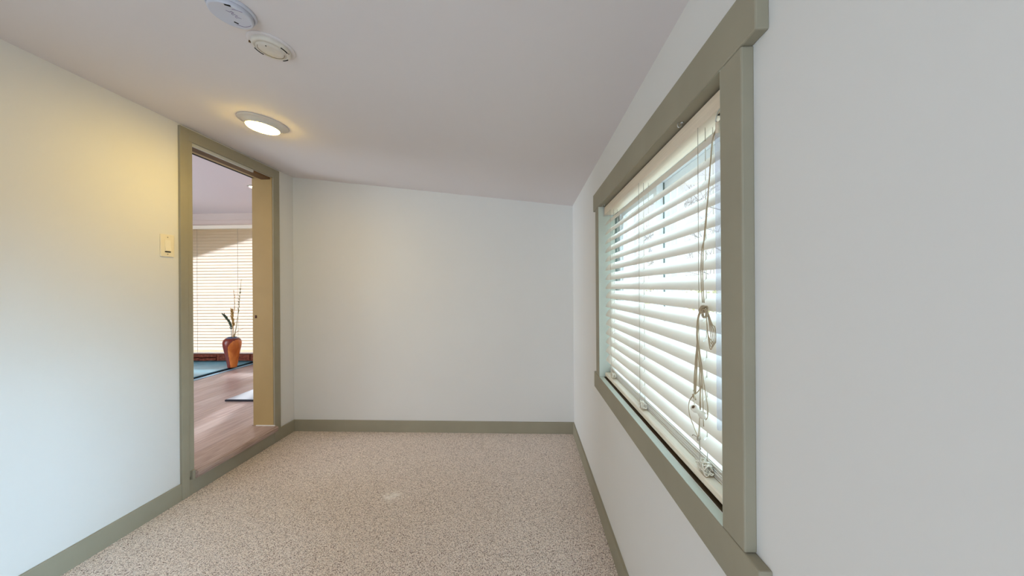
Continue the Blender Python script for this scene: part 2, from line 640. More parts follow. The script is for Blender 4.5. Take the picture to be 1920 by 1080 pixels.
def rect_frame(x0, x1, y0, y1, z0, z1, w, bev=0.002):
    bm = bmesh.new()
    box(bm, x0, x1, y0, y1, z0, z0 + w, bev=bev)
    box(bm, x0, x1, y0, y1, z1 - w, z1, bev=bev)
    box(bm, x0, x1, y0, y0 + w, z0 + w, z1 - w, bev=bev)
    box(bm, x0, x1, y1 - w, y1, z0 + w, z1 - w, bev=bev)
    return bm


part('outer_frame', rect_frame(X0, X1, WY0, WY1 - 0.002, WZ0, WZ1 - 0.001, 0.032), VINYL, fr)
part('sash', rect_frame(X0 + 0.006, X0 + 0.032, 1.355, WY1 - 0.034, WZ0 + 0.032, WZ1 - 0.033, 0.034), VINYL, fr)
part('sash', rect_frame(X0 + 0.036, X0 + 0.062, WY0 + 0.032, 1.392, WZ0 + 0.032, WZ1 - 0.033, 0.034), VINYL, fr)
part('pane', bx(X0 + 0.017, X0 + 0.021, 1.387, WY1 - 0.066, WZ0 + 0.064, WZ1 - 0.065), GLASS, fr)
part('pane', bx(X0 + 0.047, X0 + 0.051, WY0 + 0.064, 1.360, WZ0 + 0.064, WZ1 - 0.065), GLASS, fr)
part('gasket', bx(X0 + 0.0325, X0 + 0.0355, 1.352, 1.362, WZ0 + 0.033, WZ1 - 0.034), GASKET, fr)
part('gasket', bx(0.486, 0.500, WY1 - 0.010, WY1 - 0.0025, WZ0, WZ1 - 0.002), GASKET, fr, label='grey-green gasket strip on the far reveal')

# ------------------------------------------------------------------ venetian blind on the right window
blind = empty('venetian_blind', (0.43, 1.335, 1.74))
tag(blind, 'cream wooden venetian blind with tilted slats hanging in the green-framed window', 'blind')


def slat_bm(length, w=0.050, t=0.0028, crown=0.0045, theta=53, slots=(), flip=1, nseg=8):
    """slat along y centred at 0; room-side (lower) edge at the origin; slots = y positions of the cord holes"""
    th = R(theta)
    d = Vector((math.cos(th) * flip, 0, math.sin(th)))
    n = Vector((-math.sin(th) * flip, 0, math.cos(th)))
    ss = [w * k / nseg for k in range(nseg + 1)]
    mid = (nseg // 2 - 1, nseg // 2)        # the two middle strips hold the slot
    ys = [-length / 2]
    for s in slots:
        ys += [s - 0.003, s + 0.003]
    ys.append(length / 2)
    bm = bmesh.new()

    def pt(s, y, side):
        u = 2 * s / w - 1
        h = crown * (1 - u * u) + side * t / 2 * (1 if abs(u) < 0.99 else 0.35)
        return d * s + n * h + Vector((0, y, 0))
    top = [[bm.verts.new(pt(s, y, 1)) for s in ss] for y in ys]
    bot = [[bm.verts.new(pt(s, y, -1)) for s in ss] for y in ys]
    for i in range(len(ys) - 1):
        slot = (i % 2 == 1)
        for k in range(nseg):
            if slot and k in mid:
                continue
            bm.faces.new((top[i][k], top[i][k + 1], top[i + 1][k + 1], top[i + 1][k]))
            bm.faces.new((bot[i][k], bot[i + 1][k], bot[i + 1][k + 1], bot[i][k + 1]))
        for k in (0, nseg):
            bm.faces.new((top[i][k], top[i + 1][k], bot[i + 1][k], bot[i][k]))
        if slot:
            for j in (i, i + 1):
                for k in mid:
                    bm.faces.new((top[j][k], top[j][k + 1], bot[j][k + 1], bot[j][k]))
            for k in (mid[0], mid[-1] + 1):
                bm.faces.new((top[i][k], top[i + 1][k], bot[i + 1][k], bot[i][k]))
    for j in (0, len(ys) - 1):
        for k in range(nseg):
            bm.faces.new((top[j][k], top[j][k + 1], bot[j][k + 1], bot[j][k]))
    bm.normal_update()
    for e in bm.edges:
        if len(e.link_faces) == 2 and e.calc_face_angle(0) > R(35):
            e.smooth = False
    return bm


CORDS_Y = (0.862, 1.306, 1.742)
BY0, BY1 = 0.768, 1.868
BC, BL = (BY0 + BY1) / 2, BY1 - BY0
slots = [y - BC for y in CORDS_Y]
sl0 = obj('slat', slat_bm(BL, slots=slots), SLAT, blind, smooth=True)
base = world_loc(blind)
zs = [1.631 - 0.0485 * k for k in range(16)]
random.seed(11)
for k, z in enumerate(zs):
    o = sl0 if k == 0 else sl0.copy()
    if k:
        C.objects.link(o)
        o.parent = blind
    o.location = Vector((0.430 + random.uniform(-0.0006, 0.0006), BC + random.uniform(-0.0015, 0.0015), z + random.uniform(-0.0006, 0.0006))) - base
    o.rotation_euler = (0, R(random.uniform(-1.5, 1.5)), 0)
# slats gathered on the bottom rail
st0 = obj('slat', slat_bm(BL, t=0.0024, crown=0.0025, theta=5, slots=slots), SLAT, blind, smooth=True)
for k in range(7):
    o = st0 if k == 0 else st0.copy()
    if k:
        C.objects.link(o)
        o.parent = blind
    o.location = Vector((0.4500 + 0.0009 * math.sin(k * 2.1), BC + random.uniform(-0.003, 0.003), 0.8425 + 0.0051 * k)) - base
# bottom rail
bm = bmesh.new()
prism(bm, [(0.4275, 0.821), (0.479, 0.821), (0.480, 0.824), (0.480, 0.836), (0.478, 0.839), (0.429, 0.839), (0.426, 0.836), (0.426, 0.824)], BY0 - 0.035, BY1 + 0.004)
rail = part('bottom_rail', bm, RAILC, blind)
for y in CORDS_Y:
    part('cord_plug', lathe(bmesh.new(), [(0, 0.8175), (0.006, 0.8175), (0.007, 0.820), (0.007, 0.822)], (0.436, y, 0), 12), CREAM, rail, smooth=True)
# head rail with a cord slot under its near end
HX0, HX1, HZ0, HZ1 = 0.4275, 0.480, 1.6925, 1.7335
bm = bmesh.new()
box(bm, HX0, HX1, 0.735, BY1 + 0.006, HZ0, HZ1, bev=0.0015)
head = part('head_rail', bm, RAILW, blind)
part('cord_lock', bx(0.440, 0.462, 0.770, 0.800, HZ0 - 0.0015, HZ0 + 0.003), DARK, head)
part('end_bracket', bx(HX0 - 0.004, HX1 + 0.002, BY1 + 0.0065, BY1 + 0.0085, HZ0 - 0.006, HZ1 + 0.004, bev=0.0005), METAL, head)


def hook(y, z=1.736, x=0.419):
    bm = bmesh.new()
    pts = [(x, y, z + 0.004), (x - 0.002, y, z - 0.006), (x - 0.009, y, z - 0.010), (x - 0.012, y, z - 0.004), (x - 0.010, y, z + 0.002)]
    tube(bm, pts, 0.0014, 6, curve=5)
    lathe(bm, [(0, 0.0045), (0.0045, 0.0045), (0.0045, 0.002), (0.0015, 0.001)], (x, y, z - 0.001), 10)
    return bm


for y in (0.93, 1.835):
    part('cup_hook', hook(y), METAL, head, smooth=True)
# ladder cords: a front and a rear cord, with a rung under each slat
for y in CORDS_Y:
    lad = empty('ladder_cord', (0.427, y, HZ0))
    lad.parent = blind
    lad.location = Vector((0.427, y, HZ0)) - base
    part('front_cord', tube(bmesh.new(), [(0.4265, y, HZ0), (0.4262, y, 1.3), (0.4265, y, 0.845)], 0.0008, 5), CORDL, lad)
    part('rear_cord', tube(bmesh.new(), [(0.4625, y, HZ0), (0.4628, y, 1.3), (0.4625, y, 0.836)], 0.0008, 5), CORDL, lad)
    part('lift_cord', tube(bmesh.new(), [(0.4445, y, HZ0), (0.4445, y, 0.836)], 0.0010, 5), CORDL, lad)
    bm = bmesh.new()
    for z in zs:
        tube(bm, [(0.4268, y + 0.004, z - 0.004), (0.4448, y + 0.004, z + 0.014), (0.462, y + 0.004, z + 0.034)], 0.0006, 4)
    part('rungs', bm, CORDL, lad, kind='stuff')
    # loose tangle of slack ladder cord resting on the rail
    random.seed(int(y * 1000))
    bm = bmesh.new()
    s = 1.25 if y < 1.0 else 1.0
    for q in range(11 if y < 1.6 else 6):
        pts = []
        a0 = random.uniform(0, 6)
        for i in range(7):
            a = a0 + i * random.uniform(0.9, 2.2)
            pts.append((0.4380 + 0.008 * math.cos(a) * s + random.uniform(-0.004, 0.004),
                        y + 0.017 * math.sin(a * 0.8 + q) * s,
                        0.853 + 0.009 * math.sin(a) * s + 0.006 * random.random()))
        tube(bm, pts, 0.0016, 5, curve=4)
    part('slack_cord', bm, TASSEL, lad, smooth=True)

# pull cord with its knots and tassel
pc = empty('pull_cord', (0.43, 0.79, HZ0))
pc.parent = blind
pc.location = Vector((0.43, 0.79, HZ0)) - base


def cordline(pts, r=0.0011, m=CORD, name='cord_strand'):
    return part(name, tube(bmesh.new(), pts, r, 6, curve=5), m, pc, smooth=True)


cordline([(0.448, 0.785, 1.694), (0.424, 0.787, 1.640), (0.420, 0.791, 1.587), (0.418, 0.799, 1.516), (0.417, 0.813, 1.421), (0.417, 0.828, 1.386), (0.417, 0.832, 1.322), (0.417, 0.826, 1.262)], 0.0013)
cordline([(0.450, 0.790, 1.694), (0.426, 0.791, 1.640), (0.421, 0.794, 1.587), (0.419, 0.801, 1.516), (0.418, 0.818, 1.421), (0.418, 0.823, 1.386), (0.418, 0.826, 1.322), (0.418, 0.821, 1.262)], 0.0013)
# knot
random.seed(3)
bm = bmesh.new()
for q in range(5):
    a0 = random.uniform(0, 6)
    pts = [(0.416 + 0.006 * math.cos(a0 + i * 1.1), 0.820 + 0.008 * math.cos(a0 * 2 + i * 1.3), 1.247 + 0.008 * math.sin(a0 + i * 1.2)) for i in range(8)]
    tube(bm, pts, 0.0013, 6, curve=4)
for q in range(3):
    pts = [(0.414 - q * 0.002, 0.808 + 0.009 * math.cos(i * 0.9 + q), 1.238 + 0.010 * math.sin(i * 0.9 + q)) for i in range(8)]
    tube(bm, pts, 0.0011, 6, curve=4)
part('cord_knot', bm, CORD, pc, smooth=True)
# long strands falling from the knot, left bunch
X = 0.4225
for k, (dy, dz) in enumerate(((0, 0), (0.004, -0.01), (-0.003, 0.004), (0.007, 0.006))):
    cordline([(X, 0.822, 1.252), (X - 0.003, 0.838 + dy * 0.4, 1.243), (X - 0.004, 0.849 + dy * 0.5, 1.222), (X - 0.003, 0.855 + dy * 0.4, 1.170),
              (X - 0.002, 0.862 + dy, 1.120), (X - 0.001, 0.870 + dy * 1.2, 1.070), (X, 0.875 + dy, 1.030 + dz)])
for k, (dy, ze) in enumerate(((0, 1.06), (0.005, 1.00), (-0.004, 0.965))):
    cordline([(X, 0.824, 1.250), (X - 0.006, 0.842 + dy * 0.5, 1.230), (X - 0.006, 0.852 + dy * 0.5, 1.190), (X - 0.004, 0.848 + dy, 1.140), (X - 0.002, 0.842 + dy, 1.090), (X, 0.842 + dy * 1.5, ze)])
cordline([(X - 0.004, 0.850, 1.170), (X - 0.003, 0.836, 1.110), (X - 0.002, 0.826, 1.060), (X - 0.001, 0.815, 1.020), (X, 0.818, 0.995), (X, 0.826, 0.985)])
# right bunch of short loops
for k in range(4):
    e = 0.006 * k
    cordline([(X, 0.818, 1.247), (X - 0.004, 0.808 - e * 0.3, 1.238), (X - 0.004, 0.800 - e * 0.7, 1.215), (X - 0.003, 0.796 - e, 1.190 + e), (X - 0.002, 0.792 - e * 0.8, 1.165 + e * 0.6),
              (X - 0.003, 0.799 - e * 0.5, 1.158 + e), (X - 0.004, 0.806, 1.190), (X - 0.004, 0.811, 1.225), (X - 0.002, 0.816, 1.244)])
# loop to the lower knot
cordline([(X, 0.842, 1.060), (X - 0.002, 0.860, 1.040), (X - 0.003, 0.884, 1.022), (X - 0.003, 0.902, 1.000), (X - 0.003, 0.900, 0.970), (X - 0.001, 0.880, 0.945), (X, 0.862, 0.928)], 0.0012)
cordline([(X, 0.846, 1.06), (X, 0.852, 1.0), (X, 0.857, 0.960), (X, 0.860, 0.930)])
bm = bmesh.new()
for q in range(3):
    tube(bm, [(X + 0.003 * math.cos(q + i), 0.860 + 0.005 * math.cos(i * 1.4 + q), 0.926 + 0.005 * math.sin(i * 1.4 + q)) for i in range(7)], 0.0013, 6, curve=4)
tube(bm, [(X, 0.862, 0.926), (X - 0.004, 0.876, 0.928), (X - 0.004, 0.884, 0.923)], 0.0012, 6, curve=4)
tube(bm, [(X, 0.858, 0.924), (X - 0.003, 0.850, 0.914), (X - 0.003, 0.844, 0.906)], 0.0014, 6, curve=4)
part('cord_knot', bm, CORDL, pc, smooth=True)
# tassels: a turned peg of two bulbs, and a small one above it


def tassel(loc, direction, s, name):
    q = Vector(direction).to_track_quat('Z', 'Y').to_matrix()
    prof = [(0.0, 0.004), (0.0035, 0.004), (0.0042, 0.0), (0.0085, 0.001), (0.0102, 0.006), (0.0100, 0.012), (0.0075, 0.018), (0.0058, 0.024), (0.0068, 0.030), (0.0095, 0.036), (0.0105, 0.042), (0.0090, 0.048), (0.0048, 0.052), (0.0, 0.0525)]
    prof = [(r * s, z * s) for r, z in prof]
    return part(name, lathe(bmesh.new(), prof, loc, 24, q, fmat=lambda j, u: 1 if j < 2 else 0), [TASSEL, BROWN], pc, smooth=True)


tassel((0.390, 0.818, 1.018), (0.68, 0.25, -0.60), 0.88, 'tassel')
part('cord_bead', lathe(bmesh.new(), [(0, 0), (0.003, 0.0), (0.0036, 0.004), (0.003, 0.013), (0.0015, 0.016), (0, 0.016)], (0.414, 0.868, 1.032), 12, Vector((0, -0.8, -0.6)).to_track_quat('Z', 'Y').to_matrix()), CORD, pc, smooth=True)
cordline([(0.418, 0.876, 1.040), (0.408, 0.850, 1.030), (0.393, 0.820, 1.016)], 0.001)

# clear plastic tilt wand hanging at the near end
wd = empty('tilt_wand', (0.418, 0.782, HZ0))
wd.parent = blind
wd.location = Vector((0.418, 0.782, HZ0)) - base
part('wand_hook', tube(bmesh.new(), [(0.440, 0.770, 1.697), (0.428, 0.770, 1.690), (0.4225, 0.772, 1.676), (0.423, 0.775, 1.667), (0.422, 0.767, 1.660)], 0.0012, 6, curve=5), METAL, wd, smooth=True)
part('wand_sleeve', lathe(bmesh.new(), [(0, 1.662), (0.0045, 1.660), (0.0050, 1.632), (0.0042, 1.630), (0, 1.630)], (0.4220, 0.766, 0), 12), RAILW, wd, smooth=True)
part('wand_rod', lathe(bmesh.new(), [(0, 1.636), (0.0056, 1.634), (0.0056, 0.992), (0.0042, 0.986), (0, 0.986)], (0.4205, 0.765, 0), 6), WAND, wd)

# ------------------------------------------------------------------ ceiling fixtures
slope = math.atan(0.12014)
TILT = Matrix.Rotation(slope, 3, 'Y')       # plane normal follows the sloping ceiling


def on_ceiling(x, y, off=0.0):
    n = TILT @ Vector((0, 0, -1))
    return Vector((x, y, ceil_z(x))) + n * off


def flip(prof):
    return [(r, -z) for r, z in prof]


# LED ceiling lamp
cx, cy = -1.497, 1.895
lamp = empty('ceiling_light', on_ceiling(cx, cy))
tag(lamp, 'round white ceiling lamp glowing warm, near the top of the doorway', 'lamp')
part('trim_ring', lathe(bmesh.new(), flip([(0.0, -0.001), (0.122, -0.001), (0.124, 0.003), (0.121, 0.006), (0.112, 0.008), (0.098, 0.014), (0.088, 0.026), (0.084, 0.030), (0.081, 0.0305), (0.080, 0.028), (0, 0.031)]), on_ceiling(cx, cy), 64, TILT), LAMPBODY, lamp, smooth=True)
part('diffuser', lathe(bmesh.new(), flip([(0.0797, 0.0300), (0.0797, 0.0335), (0.074, 0.038), (0.055, 0.042), (0.030, 0.044), (0.0, 0.0445)]), on_ceiling(cx, cy), 64, TILT), LAMPLIT, lamp, smooth=True)

# blue-white detector with a hand-marked face
cx, cy = -0.925, 1.042
d1 = empty('smoke_detector', on_ceiling(cx, cy))
tag(d1, 'bluish white smoke detector base with faint scribble, at the top edge of the ceiling view', 'smoke detector')
part('base_ring', lathe(bmesh.new(), flip([(0, -0.001), (0.066, -0.001), (0.067, 0.003), (0.0645, 0.008), (0.061, 0.010), (0.060, 0.008), (0, 0.008)]), on_ceiling(cx, cy), 64, TILT), DETW, d1, smooth=True)
part('cover', lathe(bmesh.new(), flip([(0.0585, 0.007), (0.0590, 0.018), (0.0575, 0.0215), (0.054, 0.0225), (0.052, 0.0222), (0, 0.0222)]), on_ceiling(cx, cy), 64, TILT), DETW, d1, smooth=True, label='bluish white cover')


def ceil_tube(cx, cy, pts, r, off, curve=4, seg=5):
    return tube(bmesh.new(), [on_ceiling(cx + a, cy + b, off) for a, b in pts], r, seg, curve=curve)


def ceil_slab(cx, cy, pts, o0, o1):
    bm = bmesh.new()
    n = TILT @ Vector((0, 0, -1))
    v0 = [bm.verts.new(on_ceiling(cx + a, cy + b, o0)) for a, b in pts]
    v1 = [bm.verts.new(on_ceiling(cx + a, cy + b, o1)) for a, b in pts]
    bm.faces.new(v0)
    bm.faces.new(v1[::-1])
    k = len(pts)
    for i in range(k):
        bm.faces.new((v0[i], v0[(i + 1) % k], v1[(i + 1) % k], v1[i]))
    return bm


part('slot', ceil_slab(cx, cy, [(0.022, -0.050), (0.038, -0.0445), (0.036, -0.039), (0.021, -0.0445)], 0.0215, 0.0229), DARK, d1)
part('slot', ceil_slab(cx, cy, [(-0.008, 0.022), (0.0, 0.030), (-0.003, 0.034), (-0.012, 0.026)], 0.0215, 0.0229), DARK, d1)
part('seam', ceil_tube(cx, cy, [(0.030, -0.030), (0.042, -0.027), (0.055, -0.020)], 0.0007, 0.0225), INK, d1)
part('seam', ceil_tube(cx, cy, [(-0.012 + 0.052 * 0, 0.036), (0.008, 0.044), (0.026, 0.040), (0.036, 0.036)], 0.0006, 0.0225), INK, d1)
part('handwriting', ceil_tube(cx, cy, [(0.005, -0.024), (0.012, -0.018), (0.020, -0.020), (0.022, -0.014), (0.013, -0.012), (0.012, -0.006), (0.020, -0.008), (0.024, -0.002), (0.015, 0.000), (0.014, 0.005), (0.022, 0.004), (0.028, 0.008)], 0.0006, 0.0225, seg=4), INK, d1)

# cream detector plate
cx, cy = -0.919, 1.205
d2 = empty('smoke_detector', on_ceiling(cx, cy))
tag(d2, 'cream round smoke detector plate with dark slots, second of the ceiling discs towards the lamp', 'smoke detector')
part('base_ring', lathe(bmesh.new(), flip([(0, -0.001), (0.074, -0.001), (0.0745, 0.002), (0.072, 0.0035), (0.064, 0.004), (0, 0.004)]), on_ceiling(cx, cy), 64, TILT), CEIL, d2, smooth=True)
part('cover', lathe(bmesh.new(), flip([(0.061, 0.003), (0.0615, 0.012), (0.058, 0.0165), (0.050, 0.019), (0.049, 0.0175), (0.046, 0.0175), (0.045, 0.0195), (0.030, 0.0210), (0, 0.0215)]), on_ceiling(cx, cy), 64, TILT), DETC, d2, smooth=True)


def arc_slab(r0, r1, a0, a1, n=10):
    p = [(r1 * math.cos(R(a0 + (a1 - a0) * i / n)), r1 * math.sin(R(a0 + (a1 - a0) * i / n))) for i in range(n + 1)]
    p += [(r0 * math.cos(R(a1 + (a0 - a1) * i / n)), r0 * math.sin(R(a1 + (a0 - a1) * i / n))) for i in range(n + 1)]
    return p


part('slot', ceil_slab(cx, cy, arc_slab(0.0535, 0.0565, 152, 190), 0.015, 0.0192), DARK, d2)
part('slot', ceil_slab(cx, cy, arc_slab(0.0535, 0.0565, 58, 85), 0.015, 0.0192), DARK, d2)
part('slot', ceil_slab(cx, cy, arc_slab(0.0535, 0.0565, -22, 8), 0.015, 0.0192), DARK, d2)
part('groove', ceil_slab(cx, cy, arc_slab(0.0400, 0.0412, 25, 230, 24), 0.0185, 0.0205), BROWN, d2)
part('test_light', lathe(bmesh.new(), flip([(0, 0.020), (0.0022, 0.020), (0.0022, 0.0222), (0, 0.0224)]), on_ceiling(cx + 0.004, cy - 0.030), 10, TILT), DARK, d2)
part('clip', ceil_slab(cx, cy, [(-0.054, -0.038), (-0.049, -0.034), (-0.051, -0.031), (-0.056, -0.035)], 0.010, 0.0165), BROWN, d2)
part('clip', ceil_slab(cx, cy, [(0.050, 0.008), (0.058, 0.012), (0.056, 0.016), (0.048, 0.012)], 0.010, 0.0170), BROWN, d2)

# ------------------------------------------------------------------ light switch
sy, sz = 1.953, 1.5665
sw = empty('light_switch', (XL, sy, sz))
tag(sw, 'cream rocker light switch on the wall left of the doorway', 'light switch')
part('wall_plate', bx(XL - 0.001, XL + 0.0065, sy - 0.039, sy + 0.039, sz - 0.066, sz + 0.066, bev=0.003), CREAM, sw)
part('rocker_frame', bx(XL + 0.0060, XL + 0.0075, sy - 0.018, sy + 0.018, sz - 0.036, sz + 0.036, bev=0.0004), CREAM, sw)
bm = bmesh.new()
prism(bm, [(XL + 0.0065, sz + 0.0335), (XL + 0.0085, sz + 0.0335), (XL + 0.0090, sz), (XL + 0.0135, sz - 0.0325), (XL + 0.0065, sz - 0.0335)], sy - 0.0160, sy + 0.0160)
part('rocker', bm, CREAMW, sw)
part('rocker_gap', bx(XL + 0.0062, XL + 0.0080, sy - 0.0165, sy + 0.0165, sz - 0.0395, sz - 0.0335), DARK, sw)
for dz in (-0.0505, 0.0505):
    part('screw', lathe(bmesh.new(), [(0, 0), (0.0036, 0), (0.0034, 0.0012), (0, 0.0016)], (XL + 0.0063, sy, sz + dz), 12, Matrix.Rotation(PI / 2, 3, 'Y')), SCREW, sw)

# ------------------------------------------------------------------ the next room
XW = -6.80
YN0, YN1 = 0.2, 5.28
ZF, ZC = 0.147, 2.530
# slab and separate planks
fl2 = struct('floor', bx(XW, XL - WT, YN0, YN1, 0.02, ZF - 0.013), NOSE)
random.seed(7)
pw = 0.150
protos = {}
col = 0
x = -2.336
while x > -4.22:
    x1 = max(x - pw, -4.222)
    y = YN0 + random.uniform(-0.9, 0.0)
    while y < YN1:
        y1 = y + 1.2
        a, b = max(y, YN0), min(y1, YN1)
        if b - a > 0.03:
            bm = bmesh.new()
            box(bm, x1 + 0.0004, x - 0.0004, a + 0.0005, b - 0.0005, ZF - 0.012, ZF, bev=0.0009)
            o = part('plank', bm, random.choice(PLANKS), fl2)
        y = y1
    x -= pw
# floor piece between the nose and the first plank row is covered by the nose; hearth platform beyond
pf = empty('hearth_platform', (-5.2, 4.0, ZF - 0.013))
tag(pf, 'low teal slate platform under the far blinds, carrying the orange vase', 'platform')
for i in range(7):
    y0 = 0.35 + i * 0.70
    for j in range(3):
        xx1 = -4.325 - j * 0.8
        part('slate_tile', bx(xx1 - 0.798, xx1, y0 + 0.001, min(y0 + 0.699, 5.27), ZF - 0.012, 0.172, bev=0.0015), SLATE, pf)
part('riser_shade_strip', bx(-4.3245, -4.314, YN0, 5.27, ZF - 0.012, 0.160), DARK, pf, label='black strip painted as the shade of the step riser')  # black stands in for the shadow on the platform riser
part('floor_strip', bx(-4.313, -4.236, YN0, 5.27, ZF - 0.012, ZF + 0.002, bev=0.001), BLUESTRIP, pf, label='shiny blue edging strip')
part('floor_strip', bx(-4.2355, -4.2235, YN0, 5.27, ZF - 0.012, ZF - 0.001), DARK, pf, label='black joint strip')

struct('ceiling', bx(XW - 0.1, XL - WT, YN0 - 0.1, YN1 + 0.12, ZC, ZC + 0.08), CEIL2)
# far wall with a window
QX0, QX1, QZ0, QZ1 = -5.75, -3.55, 0.300, 2.330
bm = bmesh.new()
box(bm, XW - 0.1, QX0, YN1, YN1 + 0.12, 0, 2.7)
box(bm, QX1, XL - WT, YN1, YN1 + 0.12, 0, 2.7)
box(bm, QX0, QX1, YN1, YN1 + 0.12, QZ1, 2.7)
box(bm, QX0, QX1, YN1, YN1 + 0.12, 0, QZ0)
struct('wall_far', bm, TANW)
struct('wall_near', bx(XW - 0.1, XL - WT, YN0 - 0.12, YN0, 0, 2.7), TANW)
bm = bmesh.new()
box(bm, XW - 0.12, XW, YN0 - 0.12, 0.42, 0, 2.7)
box(bm, XW - 0.12, XW, 2.58, YN1 + 0.12, 0, 2.7)
box(bm, XW - 0.12, XW, 0.42, 2.58, 2.17, 2.7)
box(bm, XW - 0.12, XW, 0.42, 2.58, 0, 0.53)
struct('wall_side', bm, TANW)
w2 = empty('window_2', (-4.65, YN1, QZ0))
w2['kind'] = 'structure'
bm = bmesh.new()
for x0, x1, z0, z1 in ((QX0, QX1, QZ0, QZ0 + 0.05), (QX0, QX1, QZ1 - 0.05, QZ1), (QX0, QX0 + 0.05, QZ0, QZ1), (QX1 - 0.05, QX1, QZ0, QZ1)):
    box(bm, x0, x1, YN1 + 0.04, YN1 + 0.10, z0, z1)
part('window_frame', bm, VINYL, w2)
part('pane', bx(QX0 + 0.05, QX1 - 0.05, YN1 + 0.068, YN1 + 0.072, QZ0 + 0.05, QZ1 - 0.05), GLASS, w2)
# wooden lintel trim over the far blind
struct('trim_1', bx(QX0 - 0.12, QX1 + 0.12, YN1 - 0.012, YN1 + 0.001, 2.415, 2.43, bev=0.002), TANW)

# far blind
fb = empty('venetian_blind', (-4.65, 5.225, 2.345))
tag(fb, 'wide white venetian blind glowing with daylight, seen through the doorway', 'blind')
fbase = world_loc(fb)
FX0, FX1 = -5.70, -3.62


def fslat():
    bm = slat_bm(FX1 - FX0, w=0.066, t=0.0028, crown=0.007, theta=72, slots=(), nseg=6)
    # the slat runs along y in its own frame with the room edge towards -x: turn it to run along x with the room edge towards -y
    bmesh.ops.rotate(bm, verts=bm.verts[:], cent=(0, 0, 0), matrix=Matrix.Rotation(PI / 2, 3, 'Z'))
    return bm


f0 = obj('slat', fslat(), SLAT2, fb, smooth=True)
nf = 40
for k in range(nf):
    o = f0 if k == 0 else f0.copy()
    if k:
        C.objects.link(o)
        o.parent = fb
    o.location = Vector(((FX0 + FX1) / 2 + random.uniform(-0.003, 0.003), 5.205, 2.215 - 0.0478 * k + random.uniform(-0.0007, 0.0007))) - fbase
    o.rotation_euler = (R(random.uniform(-2.5, 2.5)), R(random.uniform(-0.05, 0.05)), 0)
part('head_rail', bx(FX0, FX1, 5.198, 5.255, 2.268, 2.325, bev=0.003), RAILW, fb)
part('bottom_rail', bx(FX0, FX1, 5.205, 5.250, 0.294, 0.313, bev=0.003), SLAT, fb)
for xx in (-5.212, -4.546, -3.88):
    bm = bmesh.new()
    tube(bm, [(xx, 5.202, 2.27), (xx, 5.202, 0.31)], 0.0022, 5)
    part('ladder_cord', bm, CORDL, fb)

# rough stone ledge under the far blind
lg = empty('stone_ledge', (-4.8, 5.23, 0.177))
tag(lg, 'dark red rough stone ledge below the far venetian blind', 'ledge')


def rough(x0, x1, y0, y1, z0, z1, seed, n=5):
    bm = bx(x0, x1, y0, y1, z0, z1)
    bmesh.ops.subdivide_edges(bm, edges=bm.edges[:], cuts=n, use_grid_fill=True)
    for v in bm.verts:
        q = v.co * 14 + Vector((seed, 0, 0))
        v.co += Vector((pnoise(q), pnoise(q + Vector((9, 0, 0))), pnoise(q + Vector((0, 9, 0))))) * 0.010
    return bm


for i, (a, b, z0, z1) in enumerate(((-5.72, -5.37, 0.190, 0.292), (-5.36, -4.872, 0.190, 0.236), (-5.36, -4.872, 0.240, 0.292), (-4.862, -4.330, 0.190, 0.292), (-4.322, -3.9, 0.190, 0.292), (-3.89, -3.5, 0.190, 0.292))):
    part('stone_block', rough(a + 0.004, b - 0.004, 5.165, 5.262, z0 + 0.003, z1 - 0.008, i * 3.3), BRICK, lg, smooth=False)

# vase
vz = 0.1725
vs = empty('floor_vase', (-4.285, 4.80, vz))
tag(vs, 'tall orange and dark red tapering vase standing on the teal platform', 'vase')
prof = [(0, 0.0), (0.050, 0.0), (0.056, 0.006), (0.060, 0.03), (0.072, 0.12), (0.090, 0.22), (0.106, 0.30), (0.112, 0.345), (0.110, 0.375), (0.098, 0.405), (0.078, 0.425)]


zz = [q[1] for q in prof]


def rad(z):
    for (r0, z0), (r1, z1) in zip(prof[1:], prof[2:]):
        if z0 <= z <= z1:
            return r0 + (r1 - r0) * (z - z0) / (z1 - z0)
    return prof[-1][0]


vprof = [(0, 0.0), (0.050, 0.0)] + [(rad(0.006 + 0.419 * i / 40), 0.006 + 0.419 * i / 40) for i in range(41)]


def vmat(j, u):
    # two light leaf-shaped panels on a dark red ground; u is the turn, the panel closes in an arch at the shoulder
    if j < 2:
        return 1
    t = (j - 1.5) / 40
    c = (u * 2 + 0.583) % 1.0
    half = 0.30 + 0.05 * math.sin(PI * t) if t < 0.62 else 0.345 * math.sqrt(max(0, 1 - ((t - 0.62) / 0.33) ** 2))
    return 0 if abs(c - 0.5) < half else 1


part('body', lathe(bmesh.new(), vprof, (-4.285, 4.80, vz), 128, None, fmat=vmat), [VASE, VASE_DK], vs, smooth=True)
part('rim', lathe(bmesh.new(), [(0.078, 0.425), (0.064, 0.432), (0.054, 0.434), (0.056, 0.442), (0.050, 0.442), (0.046, 0.434), (0.046, 0.38), (0, 0.37)], (-4.285, 4.80, vz), 48), VASE_BL, vs, smooth=True, label='blue-grey shoulder and rim')


def P(x, z, dy=0.0):
    return Vector((x * 0.974, 4.80 + dy, 1.3 + (z - 1.3) * 0.974))


V0 = Vector((-4.285, 4.80, vz + 0.40))


def leaf(bm, base, tip, w, seg=5):
    d = tip - base
    s = d.cross(Vector((0, 1, 0.2))).normalized()
    nrm = d.cross(s).normalized() * 0.002
    L, Rr, T = [], [], []
    for i in range(seg + 1):
        t = i / seg
        c = base + d * t
        ww = w * math.sin(PI * min(1, t * 0.94 + 0.06))
        L.append(bm.verts.new(c - s * ww))
        Rr.append(bm.verts.new(c + s * ww))
        T.append(bm.verts.new(c + nrm * 2))
    for i in range(seg):
        bm.faces.new((L[i], T[i], T[i + 1], L[i + 1]))
        bm.faces.new((T[i], Rr[i], Rr[i + 1], T[i + 1]))
    return bm


